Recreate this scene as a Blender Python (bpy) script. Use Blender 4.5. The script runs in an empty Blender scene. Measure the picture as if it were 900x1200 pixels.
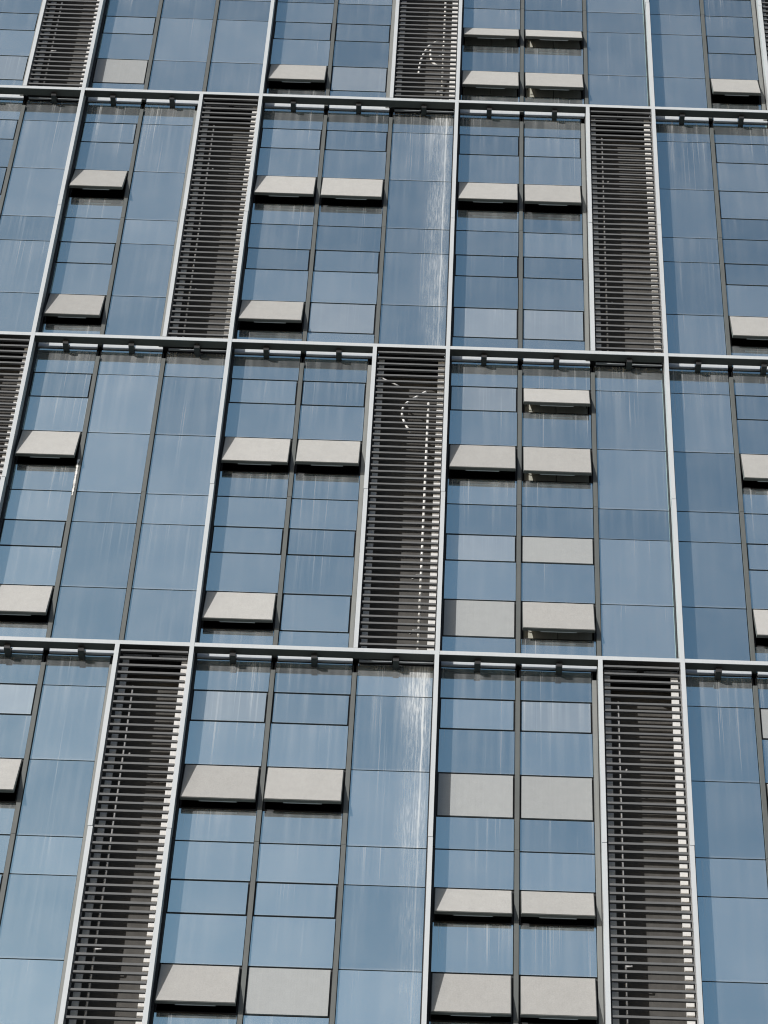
import bpy, math, random
from mathutils import Matrix, Vector
random.seed(11)
sc = bpy.context.scene
col = sc.collection

# ------------------------------------------------------------------ camera
S = 1.125
F_PX, CX, CY = 3000.0, 78.82, 2.55
CAM = Vector((0.1429, -35.389, 1.6))
PITCH, YAW, ROLL = 0.77329, 0.00097, 0.032398
ZC = 1.6 + 39.3433                       # height of the middle fin row above the street
cp, sp, cy_, sy_ = math.cos(PITCH), math.sin(PITCH), math.cos(YAW), math.sin(YAW)
FWD = Vector((sy_*cp, cy_*cp, sp))
RGT0 = Vector((cy_, -sy_, 0)); UP0 = RGT0.cross(FWD)
RGT = math.cos(ROLL)*RGT0 + math.sin(ROLL)*UP0
UPV = -math.sin(ROLL)*RGT0 + math.cos(ROLL)*UP0
cd = bpy.data.cameras.new('camera'); cam = bpy.data.objects.new('camera', cd); col.objects.link(cam)
cd.sensor_fit = 'VERTICAL'; cd.sensor_height = 36.0; cd.lens = 36.0*F_PX/1200.0
cd.shift_x = -CX/1200.0; cd.shift_y = CY/1200.0
cd.clip_start = 0.5; cd.clip_end = 6000
m = Matrix((RGT, UPV, -FWD)).transposed().to_4x4(); m.translation = CAM
cam.matrix_world = m
sc.camera = cam
sc.cycles.pixel_filter_type = 'BLACKMAN_HARRIS'; sc.cycles.filter_width = 1.1
sc.render.resolution_x, sc.render.resolution_y = 768, 1024

# ------------------------------------------------------------------ sky, sun, exposure
SUN_EL, SUN_AZ = math.radians(20.0), math.radians(40.0)     # azimuth to the left of the facade's normal
w = bpy.data.worlds.new('World'); sc.world = w; w.use_nodes = True
nt = w.node_tree; bg = nt.nodes['Background']
sky = nt.nodes.new('ShaderNodeTexSky'); sky.sky_type = 'NISHITA'; sky.sun_disc = False
sky.sun_elevation = SUN_EL; sky.sun_rotation = math.pi + SUN_AZ
sky.air_density = 1.0; sky.dust_density = 1.1; sky.ozone_density = 1.0
nt.links.new(sky.outputs[0], bg.inputs[0]); bg.inputs[1].default_value = 0.125
sd = bpy.data.lights.new('sun', 'SUN'); sun = bpy.data.objects.new('sun', sd); col.objects.link(sun)
sd.energy = 5.0; sd.angle = math.radians(0.5); sd.color = (1.0, 0.97, 0.93)
to_sun = Vector((-math.sin(SUN_AZ)*math.cos(SUN_EL), -math.cos(SUN_AZ)*math.cos(SUN_EL), math.sin(SUN_EL)))
sun.rotation_euler = to_sun.to_track_quat('Z', 'Y').to_euler(); sun.location = (-30, -60, 70)
sc.view_settings.view_transform = 'Standard'; sc.view_settings.look = 'None'
sc.view_settings.gamma = 1.0; sc.view_settings.use_curve_mapping = False
sc.view_settings.exposure = 0.0

# ------------------------------------------------------------------ materials
class NT:
    def __init__(s, name):
        s.m = bpy.data.materials.new(name); s.m.use_nodes = True
        s.t = s.m.node_tree; s.t.nodes.clear()
        s.out = s.n('OutputMaterial')
    def n(s, kind, **kw):
        nd = s.t.nodes.new('ShaderNode'+kind)
        for k, v in kw.items(): setattr(nd, k, v)
        return nd
    def put(s, sock, v):
        if isinstance(v, bpy.types.NodeSocket): s.t.links.new(v, sock)
        else: sock.default_value = v
    def math(s, op, a, b=0.0, c=0.0, clamp=False):
        nd = s.n('Math', operation=op, use_clamp=clamp)
        s.put(nd.inputs[0], a); s.put(nd.inputs[1], b); s.put(nd.inputs[2], c)
        return nd.outputs[0]
    def noise(s, vec, scale, detail=2.0, rough=0.5):
        nd = s.n('TexNoise'); s.put(nd.inputs['Vector'], vec); nd.inputs['Scale'].default_value = scale
        nd.inputs['Detail'].default_value = detail; nd.inputs['Roughness'].default_value = rough
        return nd.outputs[0]
    def ramp(s, v, a, b, lo=0.0, hi=1.0):
        nd = s.n('MapRange', interpolation_type='SMOOTHSTEP')
        s.put(nd.inputs[0], v); nd.inputs[1].default_value = a; nd.inputs[2].default_value = b
        nd.inputs[3].default_value = lo; nd.inputs[4].default_value = hi
        return nd.outputs[0]
    def scaled(s, vec, sx, sy, sz):
        nd = s.n('Mapping'); s.put(nd.inputs[0], vec); nd.inputs['Scale'].default_value = (sx, sy, sz)
        return nd.outputs[0]
    def mixc(s, f, a, b):
        nd = s.n('Mix', data_type='RGBA'); s.put(nd.inputs[0], f); s.put(nd.inputs[6], a); s.put(nd.inputs[7], b)
        return nd.outputs[2]
    def attr(s, name):
        nd = s.n('Attribute', attribute_type='OBJECT'); nd.attribute_name = name
        return nd.outputs['Fac']
    def pos(s): return s.n('NewGeometry').outputs['Position']

def paint(name, c, rough=0.5, var=0.12, scale=3.0, spec=0.4, streak=0.15, metal=0.0, bump=0.0, grain=0.0, coat=0.0):
    q = NT(name); P = q.pos()
    n1 = q.noise(P, scale, 4.0, 0.6)
    n2 = q.noise(q.scaled(P, 30, 30, 0.7), 1.0, 3.0)
    f = q.math('ADD', q.math('MULTIPLY', q.math('SUBTRACT', n1, 0.5), 2*var), q.math('MULTIPLY', q.math('SUBTRACT', n2, 0.5), 2*streak))
    f = q.math('ADD', f, 1.0)
    if grain:
        f = q.math('MULTIPLY', f, q.math('MULTIPLY_ADD', q.n('ObjectInfo').outputs['Random'], 0.22, 0.88))
        f = q.math('MULTIPLY', f, q.math('MULTIPLY_ADD', q.noise(P, 45.0, 2.0, 0.7), grain, 1.0-grain*0.5))
    vm = q.n('VectorMath', operation='SCALE'); vm.inputs[0].default_value = c; q.put(vm.inputs['Scale'], f)
    b = q.n('BsdfPrincipled'); q.put(b.inputs['Base Color'], vm.outputs[0]); b.inputs['Roughness'].default_value = rough
    b.inputs['Specular IOR Level'].default_value = spec; b.inputs['Metallic'].default_value = metal
    b.inputs['Coat Weight'].default_value = coat; b.inputs['Coat Roughness'].default_value = 0.08
    if bump:
        bn = q.n('Bump'); bn.inputs['Strength'].default_value = bump; bn.inputs['Distance'].default_value = 0.02
        q.put(bn.inputs['Height'], q.noise(P, 40.0, 3.0)); q.put(b.inputs['Normal'], bn.outputs[0])
    q.put(q.out.inputs[0], b.outputs[0])
    return q.m

def glass(name, film=0.0, stain=False):
    q = NT(name); P = q.pos()
    rnd = q.n('ObjectInfo').outputs['Random']
    gen = q.n('TexCoord').outputs['Generated']
    sep = q.n('SeparateXYZ'); q.put(sep.inputs[0], gen); gz = sep.outputs[2]
    off = q.n('VectorMath', operation='ADD'); q.put(off.inputs[0], P)
    cmb = q.n('CombineXYZ'); q.put(cmb.inputs[1], q.math('MULTIPLY', rnd, 40.0)); q.put(off.inputs[1], cmb.outputs[0])
    V = off.outputs[0]
    # mirror coating with a slightly different tint for every pane
    tint = q.mixc(rnd, (0.46, 0.69, 0.73, 1), (0.60, 0.88, 0.92, 1))
    gl = q.n('BsdfGlossy'); q.put(gl.inputs['Color'], tint); gl.inputs['Roughness'].default_value = 0.015
    bn = q.n('Bump'); bn.inputs['Strength'].default_value = 0.06; bn.inputs['Distance'].default_value = 0.02
    q.put(bn.inputs['Height'], q.noise(V, 1.3, 1.0)); q.put(gl.inputs['Normal'], bn.outputs[0])
    df = q.n('BsdfDiffuse'); df.inputs['Color'].default_value = (0.012, 0.020, 0.032, 1)
    fr = q.n('Fresnel'); fr.inputs[0].default_value = 1.7
    rf = q.math('MULTIPLY_ADD', fr.outputs[0], 0.40, 0.72, clamp=True)
    mx = q.n('MixShader'); q.put(mx.inputs[0], rf); q.put(mx.inputs[1], df.outputs[0]); q.put(mx.inputs[2], gl.outputs[0])
    # dust and rain streaks
    d = q.attr('dirt')
    s1 = q.math('MULTIPLY', q.ramp(q.noise(q.scaled(P, 34, 34, 0.22), 1.0, 2.0, 0.6), 0.55, 0.74), q.ramp(q.noise(q.scaled(P, 2.2, 2.2, 0.3), 1.0, 2.0), 0.40, 0.62))
    s2 = q.ramp(q.noise(q.scaled(V, 7, 7, 0.25), 1.0, 2.0), 0.42, 0.75)
    fade = q.math('MULTIPLY_ADD', q.math('POWER', gz, 1.3), 0.65, 0.35)
    st = q.math('MULTIPLY', q.math('MULTIPLY_ADD', s1, 0.42, q.math('MULTIPLY', s2, 0.14)), q.math('MULTIPLY', fade, d))
    base = q.math('MULTIPLY_ADD', q.ramp(q.noise(V, 0.9, 5.0, 0.6), 0.30, 0.75), 0.05, q.math('MULTIPLY_ADD', q.n('ObjectInfo').outputs['Random'], 0.09, 0.065 + film))
    edge = q.math('MULTIPLY', q.ramp(gz, 0.03, 0.0), 0.10)
    fac = q.math('ADD', q.math('ADD', st, base), edge)
    if stain:
        sx = q.n('SeparateXYZ'); q.put(sx.inputs[0], P); x = sx.outputs[0]
        wob = q.math('MULTIPLY', q.math('SUBTRACT', q.noise(q.scaled(P, 0, 0, 1.1), 1.0, 2.0), 0.5), 0.06)
        xx = q.math('ADD', x, wob)
        wide = q.math('MULTIPLY', q.ramp(xx, -0.75, -0.30), q.ramp(xx, -0.02, -0.20))
        fine = q.ramp(q.noise(q.scaled(P, 45, 45, 3.5), 1.0, 3.0, 0.7), 0.42, 0.72)
        stk = q.ramp(q.noise(q.scaled(P, 30, 30, 0.2), 1.0, 2.0, 0.6), 0.45, 0.75)
        drip = q.math('MULTIPLY', q.ramp(q.math('ABSOLUTE', q.math('ADD', xx, 0.22)), 0.022, 0.004), 0.28)
        blob = q.ramp(q.noise(q.scaled(P, 0.8, 0.8, 0.8), 1.0, 2.0), 0.35, 0.65, 0.35, 1.0)
        tot = q.math('MULTIPLY', wide, q.math('MULTIPLY', q.math('MULTIPLY_ADD', fine, 0.34, q.math('MULTIPLY_ADD', stk, 0.16, 0.10)), blob))
        tot = q.math('MULTIPLY', q.math('ADD', tot, drip), q.attr('stain'))
        fac = q.math('ADD', fac, tot)
    dd = q.n('BsdfDiffuse'); dd.inputs['Color'].default_value = (0.52, 0.55, 0.56, 1)
    hz = q.n('BsdfGlossy'); hz.inputs['Color'].default_value = (0.6, 0.6, 0.6, 1); hz.inputs['Roughness'].default_value = 0.55
    dm = q.n('MixShader'); dm.inputs[0].default_value = 0.45; q.put(dm.inputs[1], dd.outputs[0]); q.put(dm.inputs[2], hz.outputs[0])
    m2 = q.n('MixShader'); q.put(m2.inputs[0], q.math('MINIMUM', fac, 0.85)); q.put(m2.inputs[1], mx.outputs[0]); q.put(m2.inputs[2], dm.outputs[0])
    q.put(q.out.inputs[0], m2.outputs[0])
    return q.m

M = {
 'glass': glass('reflective_glass'),
 'film': glass('filmed_glass', 0.16),
 'stained': glass('stained_glass', 0.0, True),
 'white': paint('white_aluminium', (0.40, 0.425, 0.445), 0.45, 0.06, 2.0, 0.5, 0.08),
 'finbody': paint('fin_side_aluminium', (0.30, 0.31, 0.32), 0.5, 0.08, 2.0, 0.4),
 'soffit': paint('shaded_fin_plate', (0.055, 0.056, 0.054), 0.6, 0.1, 2.0, 0.3),  # shade under the fins is put into the plate's colour
 'dark': paint('dark_aluminium', (0.085, 0.092, 0.09), 0.5, 0.15, 3.0, 0.4),
 'lightmull': paint('grey_mullion_cover', (0.16, 0.168, 0.165), 0.5, 0.12, 3.0, 0.4),
 'gasket': paint('black_gasket', (0.015, 0.016, 0.018), 0.6, 0.1),
 'panel': paint('grey_panel', (0.32, 0.317, 0.308), 0.55, 0.10, 6.0, 0.3, 0.06, grain=0.35),
 'shut': paint('shut_grey_panel', (0.275, 0.288, 0.292), 0.55, 0.10, 6.0, 0.3, 0.06, grain=0.3, coat=0.6),
 'black': paint('recess_shade_black', (0.01, 0.01, 0.01), 0.9, 0.1),  # recess sides and ends blackened to stand in for the shafts' deep shade
 'slat': paint('grey_slat', (0.100, 0.103, 0.106), 0.55, 0.15, 4.0, 0.3, 0.0),
 'jamb': paint('white_jamb', (0.52, 0.52, 0.515), 0.6, 0.06, 5.0, 0.2),
 'pvc': paint('white_plastic_pipe', (0.62, 0.62, 0.61), 0.35, 0.04),
 'greypipe': paint('grey_pipe', (0.32, 0.32, 0.32), 0.4, 0.05),
 'recess': paint('brown_grey_render', (0.068, 0.066, 0.063), 0.85, 0.35, 5.0, 0.1, 0.1),
 'slab': paint('concrete', (0.12, 0.12, 0.12), 0.9, 0.15),
 'screen': paint('olive_grey_board', (0.30, 0.30, 0.26), 0.7, 0.1),
 'paving': paint('street_paving', (0.17, 0.165, 0.155), 0.85, 0.25, 0.4, 0.2, 0.0),
}

# ------------------------------------------------------------------ mesh helpers
FACES = [(0,3,2,1),(4,5,6,7),(0,1,5,4),(1,2,6,5),(2,3,7,6),(3,0,4,7)]
def mesh_of(name, boxes, mats, idx=None):
    vs, fs, mi = [], [], []
    for k, (x0,x1,y0,y1,z0,z1) in enumerate(boxes):
        b = len(vs)
        vs += [(x0,y0,z0),(x1,y0,z0),(x1,y1,z0),(x0,y1,z0),(x0,y0,z1),(x1,y0,z1),(x1,y1,z1),(x0,y1,z1)]
        fs += [tuple(b+i for i in f) for f in FACES]; mi += [idx[k] if idx else 0]*6
    me = bpy.data.meshes.new(name); me.from_pydata(vs, [], fs)
    for mm in mats: me.materials.append(mm)
    if idx: me.polygons.foreach_set('material_index', mi)
    me.update(); return me
cache = {}
def shared(key, name, boxes, mats, idx=None):
    k = (key,)+tuple(round(v, 3) for b in boxes for v in b)
    if k not in cache: cache[k] = mesh_of(name, boxes, mats, idx)
    return cache[k]
def link(name, me, parent, loc=(0,0,0), rot=(0,0,0)):
    o = bpy.data.objects.new(name, me); col.objects.link(o)
    o.parent = parent; o.location = loc; o.rotation_euler = rot
    return o
def project(p):
    d = Vector(p) - CAM; z = d.dot(FWD)
    return 450+CX+F_PX*d.dot(RGT)/z, 600+CY-F_PX*d.dot(UPV)/z
def in_frame(x0, x1, z0, z1, y=0.2, pad=4):
    pr = [project((a, y, b)) for a in (x0, x1) for b in (z0, z1)]
    return (max(q[0] for q in pr) > -pad and min(q[0] for q in pr) < 900+pad and
            max(q[1] for q in pr) > -pad and min(q[1] for q in pr) < 1200+pad)
def tube_mesh(name, pts, r, mat, n=8):
    vs, fs = [], []; pts = [Vector(p) for p in pts]
    for i, p in enumerate(pts):
        t = (pts[min(i+1, len(pts)-1)] - pts[max(i-1, 0)]).normalized()
        a = t.orthogonal().normalized() if i == 0 else (a - t*a.dot(t)).normalized()
        b = t.cross(a)
        for k in range(n):
            th = 2*math.pi*k/n; vs.append(p + r*(math.cos(th)*a + math.sin(th)*b))
    for i in range(len(pts)-1):
        for k in range(n): fs.append((i*n+k, i*n+(k+1)%n, (i+1)*n+(k+1)%n, (i+1)*n+k))
    fs.append(tuple(range(n-1, -1, -1))); fs.append(tuple((len(pts)-1)*n+k for k in range(n)))
    me = bpy.data.meshes.new(name); me.from_pydata([tuple(v) for v in vs], [], fs); me.materials.append(mat)
    for f in me.polygons: f.use_smooth = True
    me.update(); return me

# ------------------------------------------------------------------ ground
def sheet(name, x0, x1, y0, y1, z, mat):
    me = bpy.data.meshes.new(name); me.from_pydata([(x0,y0,z),(x1,y0,z),(x1,y1,z),(x0,y1,z)], [], [(0,1,2,3)])
    me.materials.append(mat); o = bpy.data.objects.new(name, me); col.objects.link(o); return o
g = sheet('ground', -2500, 2500, -2500, 2500, 0.0, M['paving'])
g['kind'] = 'structure'; g['label'] = 'grey paved ground in front of the office building'

# ------------------------------------------------------------------ the building
bld = bpy.data.objects.new('office_building', None); col.objects.link(bld)
bld['label'] = 'glass office facade with white fins, dark louvre strips and tilted grey awning windows'
bld['category'] = 'building'
W1 = 4.066
VX = {-1:-4.5-3*W1, 0:-4.5-2*W1, 1:-4.5-W1, 2:-4.5, 3:0.0, 4:4.5, 5:4.5+W1, 6:4.5+2*W1}
HZ = {0: ZC+16.85, 1: ZC+8.43, 2: ZC, 3: ZC-8.355, 4: ZC-16.76, 5: ZC-25.16, 6: ZC-33.56}
HZ[-1] = HZ[0]+8.4
ROWS = {'Z':(-1,0), 'A':(0,1), 'B':(1,2), 'C':(2,3), 'D':(3,4), 'E':(4,5), 'F':(5,6)}
PATA = {-1:'CFL', 0:'CCL', 1:'CFF', 2:'CCL', 3:'CCF', 4:'FCL', 5:'CCF'}
PATB = {-1:'CCF', 0:'FCF', 1:'CFL', 2:'CCF', 3:'CCL', 4:'FCF', 5:'CCL'}
PAT = {'Z':PATB, 'A':PATA, 'B':PATB, 'C':PATA, 'D':PATB, 'E':PATA, 'F':PATB}
ABOVE = {'A':'Z', 'B':'A', 'C':'B', 'D':'C', 'E':'D', 'F':'E'}
JO = [0.0, 0.80, 1.52, 2.53, 3.50, 4.21, 5.03, 5.73, 6.75, 7.69, 8.40]     # joints below the fin, 8.4 m rows
YG = 0.34                                                                  # face of the glass behind the fin fronts
# state of the panes: number = open by so many degrees, p = grey panel shut, f = light filmed glass
STATE = {
 ('A',0,1):{9:'f'}, ('A',1,0):{9:'p'}, ('A',2,0):{9:15}, ('A',2,1):{9:'f'}, ('A',3,0):{7:21, 9:17}, ('A',3,1):{7:21, 9:17}, ('A',4,1):{9:16},
 ('B',1,0):{4:15, 9:15}, ('B',2,0):{4:15, 9:15}, ('B',2,1):{4:15, 9:'f'}, ('B',3,0):{4:15, 9:'f'}, ('B',3,1):{4:14.5, 9:'f'}, ('B',4,1):{9:15},
 ('C',1,0):{4:15, 9:15}, ('C',2,0):{4:15, 9:15}, ('C',2,1):{4:15.5}, ('C',3,0):{2:'f', 4:15, 7:'f', 9:'p'}, ('C',3,1):{2:20, 4:14, 7:'p', 9:14},
 ('C',4,1):{4:15, 9:15},
 ('D',1,0):{2:'f', 4:15}, ('D',2,0):{2:'f', 4:15, 9:14}, ('D',2,1):{4:15, 9:'p'}, ('D',3,0):{4:'p', 7:18, 9:13}, ('D',3,1):{2:'f', 4:'p', 7:18, 9:11},
 ('D',4,1):{2:'p', 4:15},
}
SCREENED = {('A',3,0,7),('A',3,1,7),('A',3,0,9),('A',3,1,9),('C',3,1,2),('C',3,1,4),('C',3,1,9)}
rest = {}                                   # pieces outside the picture, joined per kind
def rest_add(kind, mat, boxes): rest.setdefault((kind, mat), []).extend(boxes)
def piece(kind, mat, box, y=0.2):
    """one straight piece of the facade: an object of its own when the photo shows it"""
    x0,x1,y0,y1,z0,z1 = box
    if not in_frame(x0, x1, z0, z1, y): rest_add(kind, mat, [box]); return None
    c = ((x0+x1)/2, (y0+y1)/2, (z0+z1)/2)
    me = shared((kind, mat), kind, [(x0-c[0],x1-c[0],y0-c[1],y1-c[1],z0-c[2],z1-c[2])], [M[mat]])
    return link(kind, me, bld, c)

def pane(x0, x1, z0, z1, mat, dirt, stain=0.0, kind='glass_pane'):
    jit = 0.0025
    o = piece(kind, mat, (x0, x1, YG, YG+0.024, z0, z1), YG)
    if o:
        o.rotation_euler = (random.uniform(-jit, jit), 0, random.uniform(-jit, jit))
        o['dirt'] = float(dirt*random.uniform(0.75, 1.25)); o['stain'] = float(stain)

def awning(x0, x1, zt, zb, deg, screened):
    """top-hung sash swung outwards: dark sash frame > grey panel, handle rail"""
    wd, ht = x1-x0, zt-zb
    if not in_frame(x0, x1, zb, zt):
        rest_add('awning_panel', 'panel', [(x0, x1, YG-0.01, YG+0.02, zb, zt)]); return
    t = 0.05; h = wd/2
    fr = shared('sash', 'sash_frame', [(-h, -h+t, -0.012, 0.045, -ht, 0), (h-t, h, -0.012, 0.045, -ht, 0),
               (-h+t, h-t, -0.012, 0.045, -t, 0), (-h+t, h-t, -0.012, 0.045, -ht, -ht+t)], [M['dark']])
    o = link('awning_window', fr, bld, ((x0+x1)/2, YG+0.002, zt), (-math.radians(deg+random.uniform(-1.3, 1.3)), 0, random.uniform(-.004, .004)))
    pn = shared('sashp', 'panel', [(-h+0.012, h-0.012, -0.022, -0.0125, -ht+0.012, -0.012)], [M['panel']])
    link('panel', pn, o)
    hd = shared('handle', 'handle_rail', [(-h*0.5, h*0.5, 0.048, 0.066, -ht+0.004, -ht+0.02)], [M['white']])
    link('handle_rail', hd, o)
    for s in (-1, 1):
        sv = shared(('stay', s), 'stay_arm', [(s*(h-0.06)-0.008, s*(h-0.06)+0.008, 0.05, 0.20, -ht*0.62-0.01, -ht*0.62+0.01)], [M['gasket']])
        link('stay_arm', sv, o)
    if screened:
        sb = shared('screen', 'inner_screen', [(-h+0.03, -0.006, 0, 0.02, -ht+0.06, -0.05), (0.006, h-0.03, 0, 0.02, -ht+0.06, -0.05)], [M['screen']])
        link('inner_screen', sb, bld, ((x0+x1)/2, YG+0.13, zt))

slat_jobs = []
def louvre(row, bay, k, x0, x1, zt, zb):
    xl, xr = x0+0.055, x1-0.055
    vis = in_frame(x0, x1, zb, zt)
    rec = [(x0, x1, 0.82, 0.90, zb, zt), (x0+0.02, x0+0.07, 0.40, 0.82, zb, zt), (x1-0.07, x1-0.02, 0.40, 0.82, zb, zt),
           (x0+0.07, x1-0.07, 0.20, 0.82, zt-0.02, zt+0.05), (x0+0.07, x1-0.07, 0.20, 0.82, zb+0.06, zb+0.12)]
    jl, jr = (xl, xl+0.14, 0.33, 0.39, zb+0.13, zt-0.03), (xr-0.135, xr, 0.33, 0.39, zb+0.13, zt-0.03)
    n = 48; p = (zt-zb)/n
    sl = []
    for i in range(n):
        z = zt-0.045-0.115-i*p
        if z-0.03 < zb+0.05: break
        sl.append((xl+0.002, xr-0.002, 0.035, 0.08, z-0.022, z+0.022))
    rails = [(xl+0.18, xl+0.22, 0.105, 0.145, zb+0.13, zt-0.06), (xr-0.22, xr-0.19, 0.105, 0.145, zb+0.13, zt-0.06)][:0]
    if not vis:
        rest_add('recess_wall', 'recess', rec); rest_add('louvre_screen', 'jamb', [jl, jr]); rest_add('slat', 'slat', sl); return
    c = ((x0+x1)/2, 0.0, (zt+zb)/2)
    sh = lambda b: (b[0]-c[0], b[1]-c[0], b[2], b[3], b[4]-c[2], b[5]-c[2])
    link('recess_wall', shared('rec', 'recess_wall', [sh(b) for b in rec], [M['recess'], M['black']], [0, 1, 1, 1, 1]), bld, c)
    lo = link('louvre_screen', shared('jamb', 'louvre_screen', [sh(jl), sh(jr)], [M['jamb']]), bld, c)
    for b in sl:
        pr = project(((b[0]+b[1])/2, 0.05, b[4])); wpx = project((b[1], 0.05, b[4]))[0]-project((b[0], 0.05, b[4]))[0]
        full = in_frame(b[0], b[1], b[4], b[5], 0.05, 0)
        mid = 0 < pr[0] < 900
        slat_jobs.append((wpx if (full and mid) else (1 if full else 0), b, lo, c))

for row, (ht, hb) in ROWS.items():
    zt, zb = HZ[ht], HZ[hb]; sc_ = (zt-zb)/8.4
    J = [zt-j*sc_ for j in JO]; J[0] = zt-0.05; J[10] = zb+0.05
    for bay in range(-1, 6):
        X0, X1 = VX[bay], VX[bay+1]; mw = (X1-X0)/3
        pat = PAT[row][bay]
        for k in range(3):
            kind = pat[k]
            x0, x1 = X0+k*mw, X0+(k+1)*mw
            abv = PAT[ABOVE[row]][bay][k] if row in ABOVE else 'F'
            if kind == 'L':
                louvre(row, bay, k, x0, x1, zt, zb)
                continue
            a, b = x0+(0.085 if (k == 0 or pat[k-1] == 'L') else 0.05), x1-(0.062 if k == 2 else 0.15 if pat[k+1] == 'L' else 0.05)
            if kind == 'C': edges = list(range(11))
            else: edges = [0, 1, 3, 5, 6, 8, 10]
            bars = []
            for q, e in enumerate(edges):
                hgt = 0.045 if kind == 'C' else 0.035
                if e in (0, 10): hgt = 0.08
                bars.append((a, b, YG+0.03, YG+0.10, J[e]-hgt, J[e]+hgt))
            bars += [(a-0.03, a+0.03, YG+0.032, YG+0.10, J[10], J[0]), (b-0.03, b+0.03, YG+0.032, YG+0.10, J[10], J[0])]
            if in_frame(a, b, J[10], J[0]):
                cc = ((a+b)/2, 0.0, J[10])
                link('window_frame', shared('frame', 'window_frame', [(q0-cc[0], q1-cc[0], q2, q3, q4-cc[2], q5-cc[2]) for q0,q1,q2,q3,q4,q5 in bars], [M['gasket']]), bld, cc)
            else: rest_add('window_frame', 'gasket', bars)
            st = STATE.get((row, bay, k), {})
            for q in range(len(edges)-1):
                e0, e1 = edges[q], edges[q+1]
                gp = 0.015 if kind == 'C' else 0.011
                n = e0+1
                top, bot = J[e0]-gp, J[e1]+gp
                xa, xb = a+0.004, b-0.004
                if kind == 'C' and n in (2, 4, 7, 9): xa, xb, top, bot = a+0.02, b-0.028, top-0.008, bot+0.008
                s = st.get(n) if kind == 'C' else None
                dirt = {0:1.1, 1:0.8, 2:0.55, 4:0.6, 5:0.4, 6:0.35}.get(e0, 0.3)
                if e0 > 0 and isinstance(st.get(n-1), (int, float)) and kind == 'C': dirt = 0.8
                if isinstance(s, (int, float)): awning(xa, xb, top, bot, s, (row, bay, k, n) in SCREENED)
                elif s == 'p':
                    o = piece('spandrel_panel', 'shut', (xa, xb, YG-0.006, YG+0.03, bot, top))
                elif s == 'f': pane(xa, xb, bot, top, 'film', dirt)
                elif kind == 'F' and bay == 2 and k == 2 and row in 'BD':
                    pane(xa, xb, bot, top, 'stained', dirt, {'B':[1.7,1.4,1.2,1.0,1.1,.9],'D':[2.2,2.0,1.1,.5,.4,.35]}[row][q])
                else: pane(xa, xb, bot, top, 'glass', dirt)
            if k < 2 and pat[k+1] == 'L':
                piece('mullion', 'lightmull', (x1-0.142, x1-0.060, YG-0.05, YG+0.028, zb+0.06, zt-0.30))
            # dark mullion towards the next glass module
            if k < 2 and pat[k+1] != 'L':
                zmid = J[5]
                for za, zc in ((zt-0.30, zmid+0.004), (zmid-0.004, zb+0.06)):
                    off = random.uniform(-0.003, 0.003)
                    piece('mullion', 'dark', (x1-0.040+off, x1+0.040+off, YG-0.05, YG+0.03, min(za, zc), max(za, zc)))
        # light transom strips and brackets under each horizontal fin (the gap behind the fin lets the sun through)
        for k in range(3):
            x0, x1 = X0+k*mw, X0+(k+1)*mw
            abv = PAT[ABOVE[row]][bay][k] if row in ABOVE else 'F'
            if abv != 'L':
                xm = (x0+x1)/2; hz = 0.05
                for xa, xb in ((x0+0.07, xm-0.06), (xm+0.06, x1-0.05)):
                    piece('transom_strip', 'white', (xa, xb, YG-0.035, YG+0.01, zt-0.035, zt+0.30))
            else:
                xm = (x0+x1)/2
                for xa, xb in ((x0+0.07, xm-0.08), (xm+0.06, x1-0.05)):
                    piece('transom_strip', 'white', (xa, xb, YG-0.035, YG+0.01, zt+0.0, zt+0.03))
            piece('bracket', 'gasket', ((x0+x1)/2-0.055, (x0+x1)/2+0.055, 0.10, YG+0.02, zt-0.155, zt-0.047))
        # horizontal fin: a plate held off the glass, white nose
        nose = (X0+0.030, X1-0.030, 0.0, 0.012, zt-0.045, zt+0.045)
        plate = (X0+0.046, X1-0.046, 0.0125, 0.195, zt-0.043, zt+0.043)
        c = ((X0+X1)/2, 0.0, zt)
        if in_frame(X0, X1, zt-0.1, zt+0.1):
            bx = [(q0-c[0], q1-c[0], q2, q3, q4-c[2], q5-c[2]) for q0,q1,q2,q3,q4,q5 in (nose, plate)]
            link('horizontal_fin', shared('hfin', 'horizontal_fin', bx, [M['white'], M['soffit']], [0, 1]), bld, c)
        else: rest_add('horizontal_fin', 'white', [nose, plate])
    # vertical fins: a white nose on a grey blade, a dark mullion behind; spliced at half height
    lines = []
    for bay in range(-1, 7):
        lines.append(VX[bay])
        if bay < 6:
            mw = (VX[bay+1]-VX[bay])/3
            for k in range(1, 3):
                if PAT[row][bay][k] == 'L' or PAT[row][bay][k-1] == 'L': lines.append(VX[bay]+k*mw)
    zmid = J[5]
    main = set(round(v, 3) for v in VX.values())
    for x in lines:
        ismain = round(x, 3) in main
        spans = ((zt-(0.0 if ismain else 0.047), zmid+0.006), (zmid-0.006, zb+(0.0 if ismain else 0.047)))
        for za, zc in spans:
            off = random.uniform(-0.006, 0.006); zl, zh = min(za, zc), max(za, zc)
            bx = [(x-0.041+off, x+0.041+off, -0.004, 0.03, zl, zh), (x-0.037+off, x+0.037+off, 0.0305, 0.30, zl, zh), (x-0.058, x+0.083, 0.27, YG+0.10, zl, zh)]
            if in_frame(x-0.1, x+0.1, zl, zh):
                cc = (x, 0, zl)
                link('vertical_fin', shared('vfin', 'vertical_fin', [(q0-x, q1-x, q2, q3, q4-zl, q5-zl) for q0,q1,q2,q3,q4,q5 in bx],
                     [M['white'], M['finbody'], M['gasket']], [0, 1, 2]), bld, cc)
            else:
                rest_add('vertical_fin', 'white', bx[:2]); rest_add('mullion', 'gasket', bx[2:])

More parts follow.
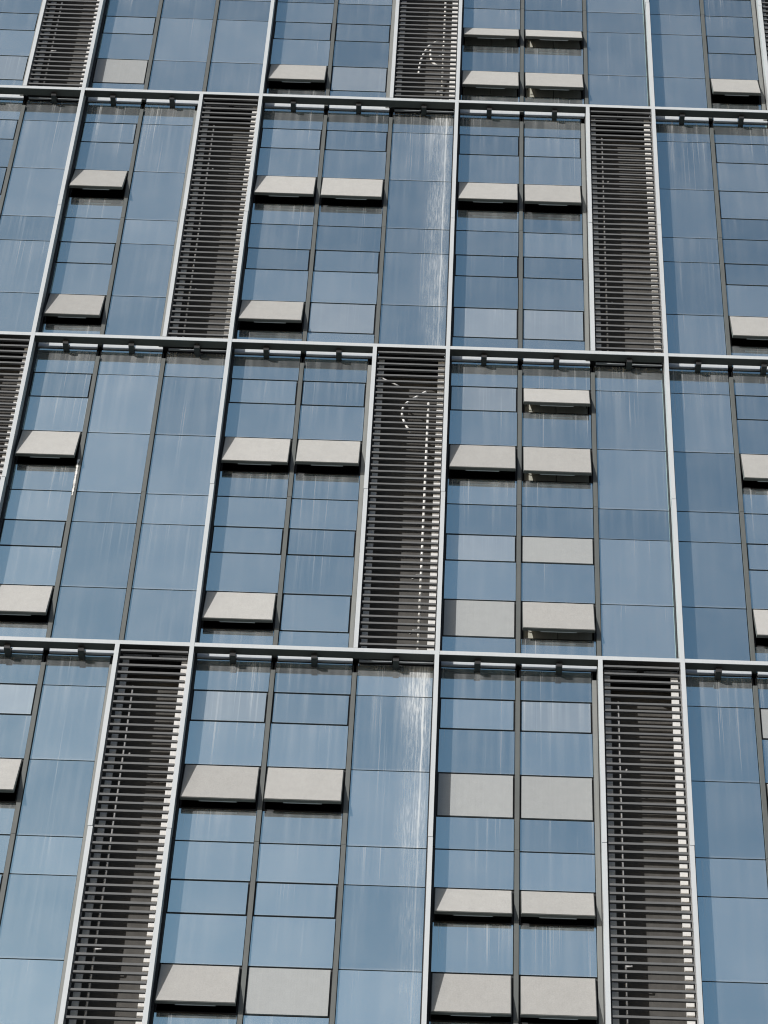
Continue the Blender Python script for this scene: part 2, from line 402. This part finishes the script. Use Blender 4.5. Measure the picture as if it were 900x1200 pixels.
# the slats that show largest are objects, the others one part per screen
slat_jobs.sort(key=lambda t: -t[0])
left = {}
for i, (wpx, b, lo, c) in enumerate(slat_jobs):
    if i < 298 and wpx > 1:
        hx, zc = (b[0]+b[1])/2, (b[4]+b[5])/2
        me = shared('slat', 'slat', [(b[0]-hx, b[1]-hx, b[2], b[3], b[4]-zc, b[5]-zc)], [M['slat']])
        link('slat', me, lo, (hx-c[0], 0, zc-c[2]), (random.uniform(-.05, .05), random.uniform(-.0012, .0012), 0))
    else: left.setdefault(lo, []).append((b[0]-c[0], b[1]-c[0], b[2], b[3], b[4]-c[2], b[5]-c[2]))
for lo, bx in left.items():
    o = link('slat', mesh_of('slat', bx, [M['slat']]), lo); o['kind'] = 'stuff'

# floors and rooms behind the glass
XA, XB = VX[-1], VX[6]
z = HZ[-1]; k = 0
for row, (ht, hb) in ROWS.items():
    for zz in (HZ[ht], (HZ[ht]+HZ[hb])/2):
        link('floor_slab', mesh_of('floor_slab', [(XA, XB, 0.92, 7.0, zz-0.15, zz+0.15)], [M['slab']]), bld)
link('interior_wall', mesh_of('interior_wall', [(XA, XB, 7.0, 7.2, 0, HZ[-1]), (XA-0.2, XA, 0.3, 7.2, 0, HZ[-1]), (XB, XB+0.2, 0.3, 7.2, 0, HZ[-1])], [M['slab']]), bld)
link('roof', mesh_of('roof', [(XA-0.2, XB+0.2, 0.3, 7.2, HZ[-1]+0.1, HZ[-1]+0.7)], [M['slab']]), bld)
link('plinth', mesh_of('plinth', [(XA-0.2, XB+0.2, 0.3, 7.0, 0, HZ[6]-0.05)], [M['slab']]), bld)

# pipes and loose hoses in the louvred shafts
def lv(row, bay, k):
    ht, hb = ROWS[row]; mw = (VX[bay+1]-VX[bay])/3
    return VX[bay]+k*mw, VX[bay]+(k+1)*mw, HZ[ht], HZ[hb]
for row, bay, fromright in (('A',2,0.36), ('C',2,0.36)):
    x0, x1, zt, zb = lv(row, bay, 2)
    top = zt-1.25 if row == 'C' else zt-0.3
    me = tube_mesh('drain_pipe', [(x1-fromright, 0.42, zb+0.13), (x1-fromright, 0.42, top)], 0.027, M['pvc'])
    link('drain_pipe', me, bld)
    for dz in (0.9, 2.3):
        z = zb+dz
        link('pipe_elbow', tube_mesh('pipe_elbow', [(x1-fromright, 0.41, z), (x1-fromright-0.10, 0.40, z-0.02), (x1-fromright-0.16, 0.42, z-0.10)], 0.024, M['pvc']), bld)
for row, bay in (('D',1), ('B',1), ('D',3), ('B',3), ('A',0)):
    x0, x1, zt, zb = lv(row, bay, 2)
    link('refrigerant_pipe', tube_mesh('refrigerant_pipe', [(x0+0.33, 0.36, zb+0.13), (x0+0.33, 0.36, zt-0.75)], 0.022, M['greypipe']), bld)
    for dz in (1.9, 6.0):
        link('pipe_elbow', tube_mesh('pipe_elbow', [(x0+0.33, 0.35, zb+dz), (x0+0.43, 0.35, zb+dz), (x0+0.45, 0.35, zb+dz+0.09)], 0.02, M['greypipe']), bld)
def at(px, py, y):
    d = FWD*F_PX + RGT*(px-450-CX) - UPV*(py-600-CY)
    return CAM + d*((y-CAM.y)/d.y)
def smooth(pts, n=6):
    out = []
    for i in range(len(pts)-1):
        p0, p1, p2, p3 = pts[max(i-1,0)], pts[i], pts[i+1], pts[min(i+2, len(pts)-1)]
        for k in range(n):
            t = k/n
            out.append(0.5*((2*p1)+(p2-p0)*t+(2*p0-5*p1+4*p2-p3)*t*t+(3*p1-p0-3*p2+p3)*t**3))
    return out+[pts[-1]]
x0, x1, zt, zb = lv('C', 2, 2)
def rel(dx, dz, y): return Vector((x0+dx, y, zt-dz))
link('hose', tube_mesh('hose', smooth([rel(1.08,1.15,.20), rel(0.92,1.32,.17), rel(0.70,1.55,.16), rel(0.62,1.78,.16), rel(0.66,2.05,.17), rel(0.80,2.32,.24)]), 0.025, M['pvc']), bld)
link('hose', tube_mesh('hose', smooth([rel(0.16,0.78,.20), rel(0.42,0.98,.16), rel(0.62,1.10,.18)]), 0.018, M['greypipe']), bld)
x0, x1, zt, zb = lv('A', 2, 2)
zt = zb+4.2
link('hose', tube_mesh('hose', smooth([rel(1.02,1.55,.22), rel(0.80,1.85,.17), rel(0.66,2.25,.16), rel(0.60,2.65,.16), rel(0.58,2.95,.2)]), 0.025, M['pvc']), bld)
link('hose', tube_mesh('hose', smooth([rel(0.84,1.75,.22), rel(0.84,2.2,.18), rel(0.90,2.5,.17), rel(1.06,2.62,.2)]), 0.028, M['pvc']), bld)

# torn white film left on one mullion
xm = VX[1]+W1/3; zt, zb = HZ[2], HZ[3]
vs, fs = [], []
n = 60
for i in range(n+1):
    z = zt-3.35-i*1.0/n
    c = xm-0.018+random.uniform(-.006, .006); hw = abs(random.gauss(0.012, 0.009))+0.002*(1 if i not in (0, n) else 0.1)
    vs += [(c-hw, YG-0.056, z), (c+hw, YG-0.057, z)]
    if i: fs.append((2*i-2, 2*i-1, 2*i+1, 2*i))
me = bpy.data.meshes.new('torn_film'); me.from_pydata(vs, [], fs); me.materials.append(M['pvc'])
o = link('torn_film', me, bld); o['label'] = 'torn white protective film stuck on a dark mullion'
sol = o.modifiers.new('thickness', 'SOLIDIFY'); sol.thickness = 0.003

# everything outside the picture, joined per kind
for (kind, mat), bx in rest.items():
    o = link(kind, mesh_of(kind, bx, [M[mat]]), bld); o['kind'] = 'stuff'; o['dirt'] = 0.5; o['stain'] = 0.0
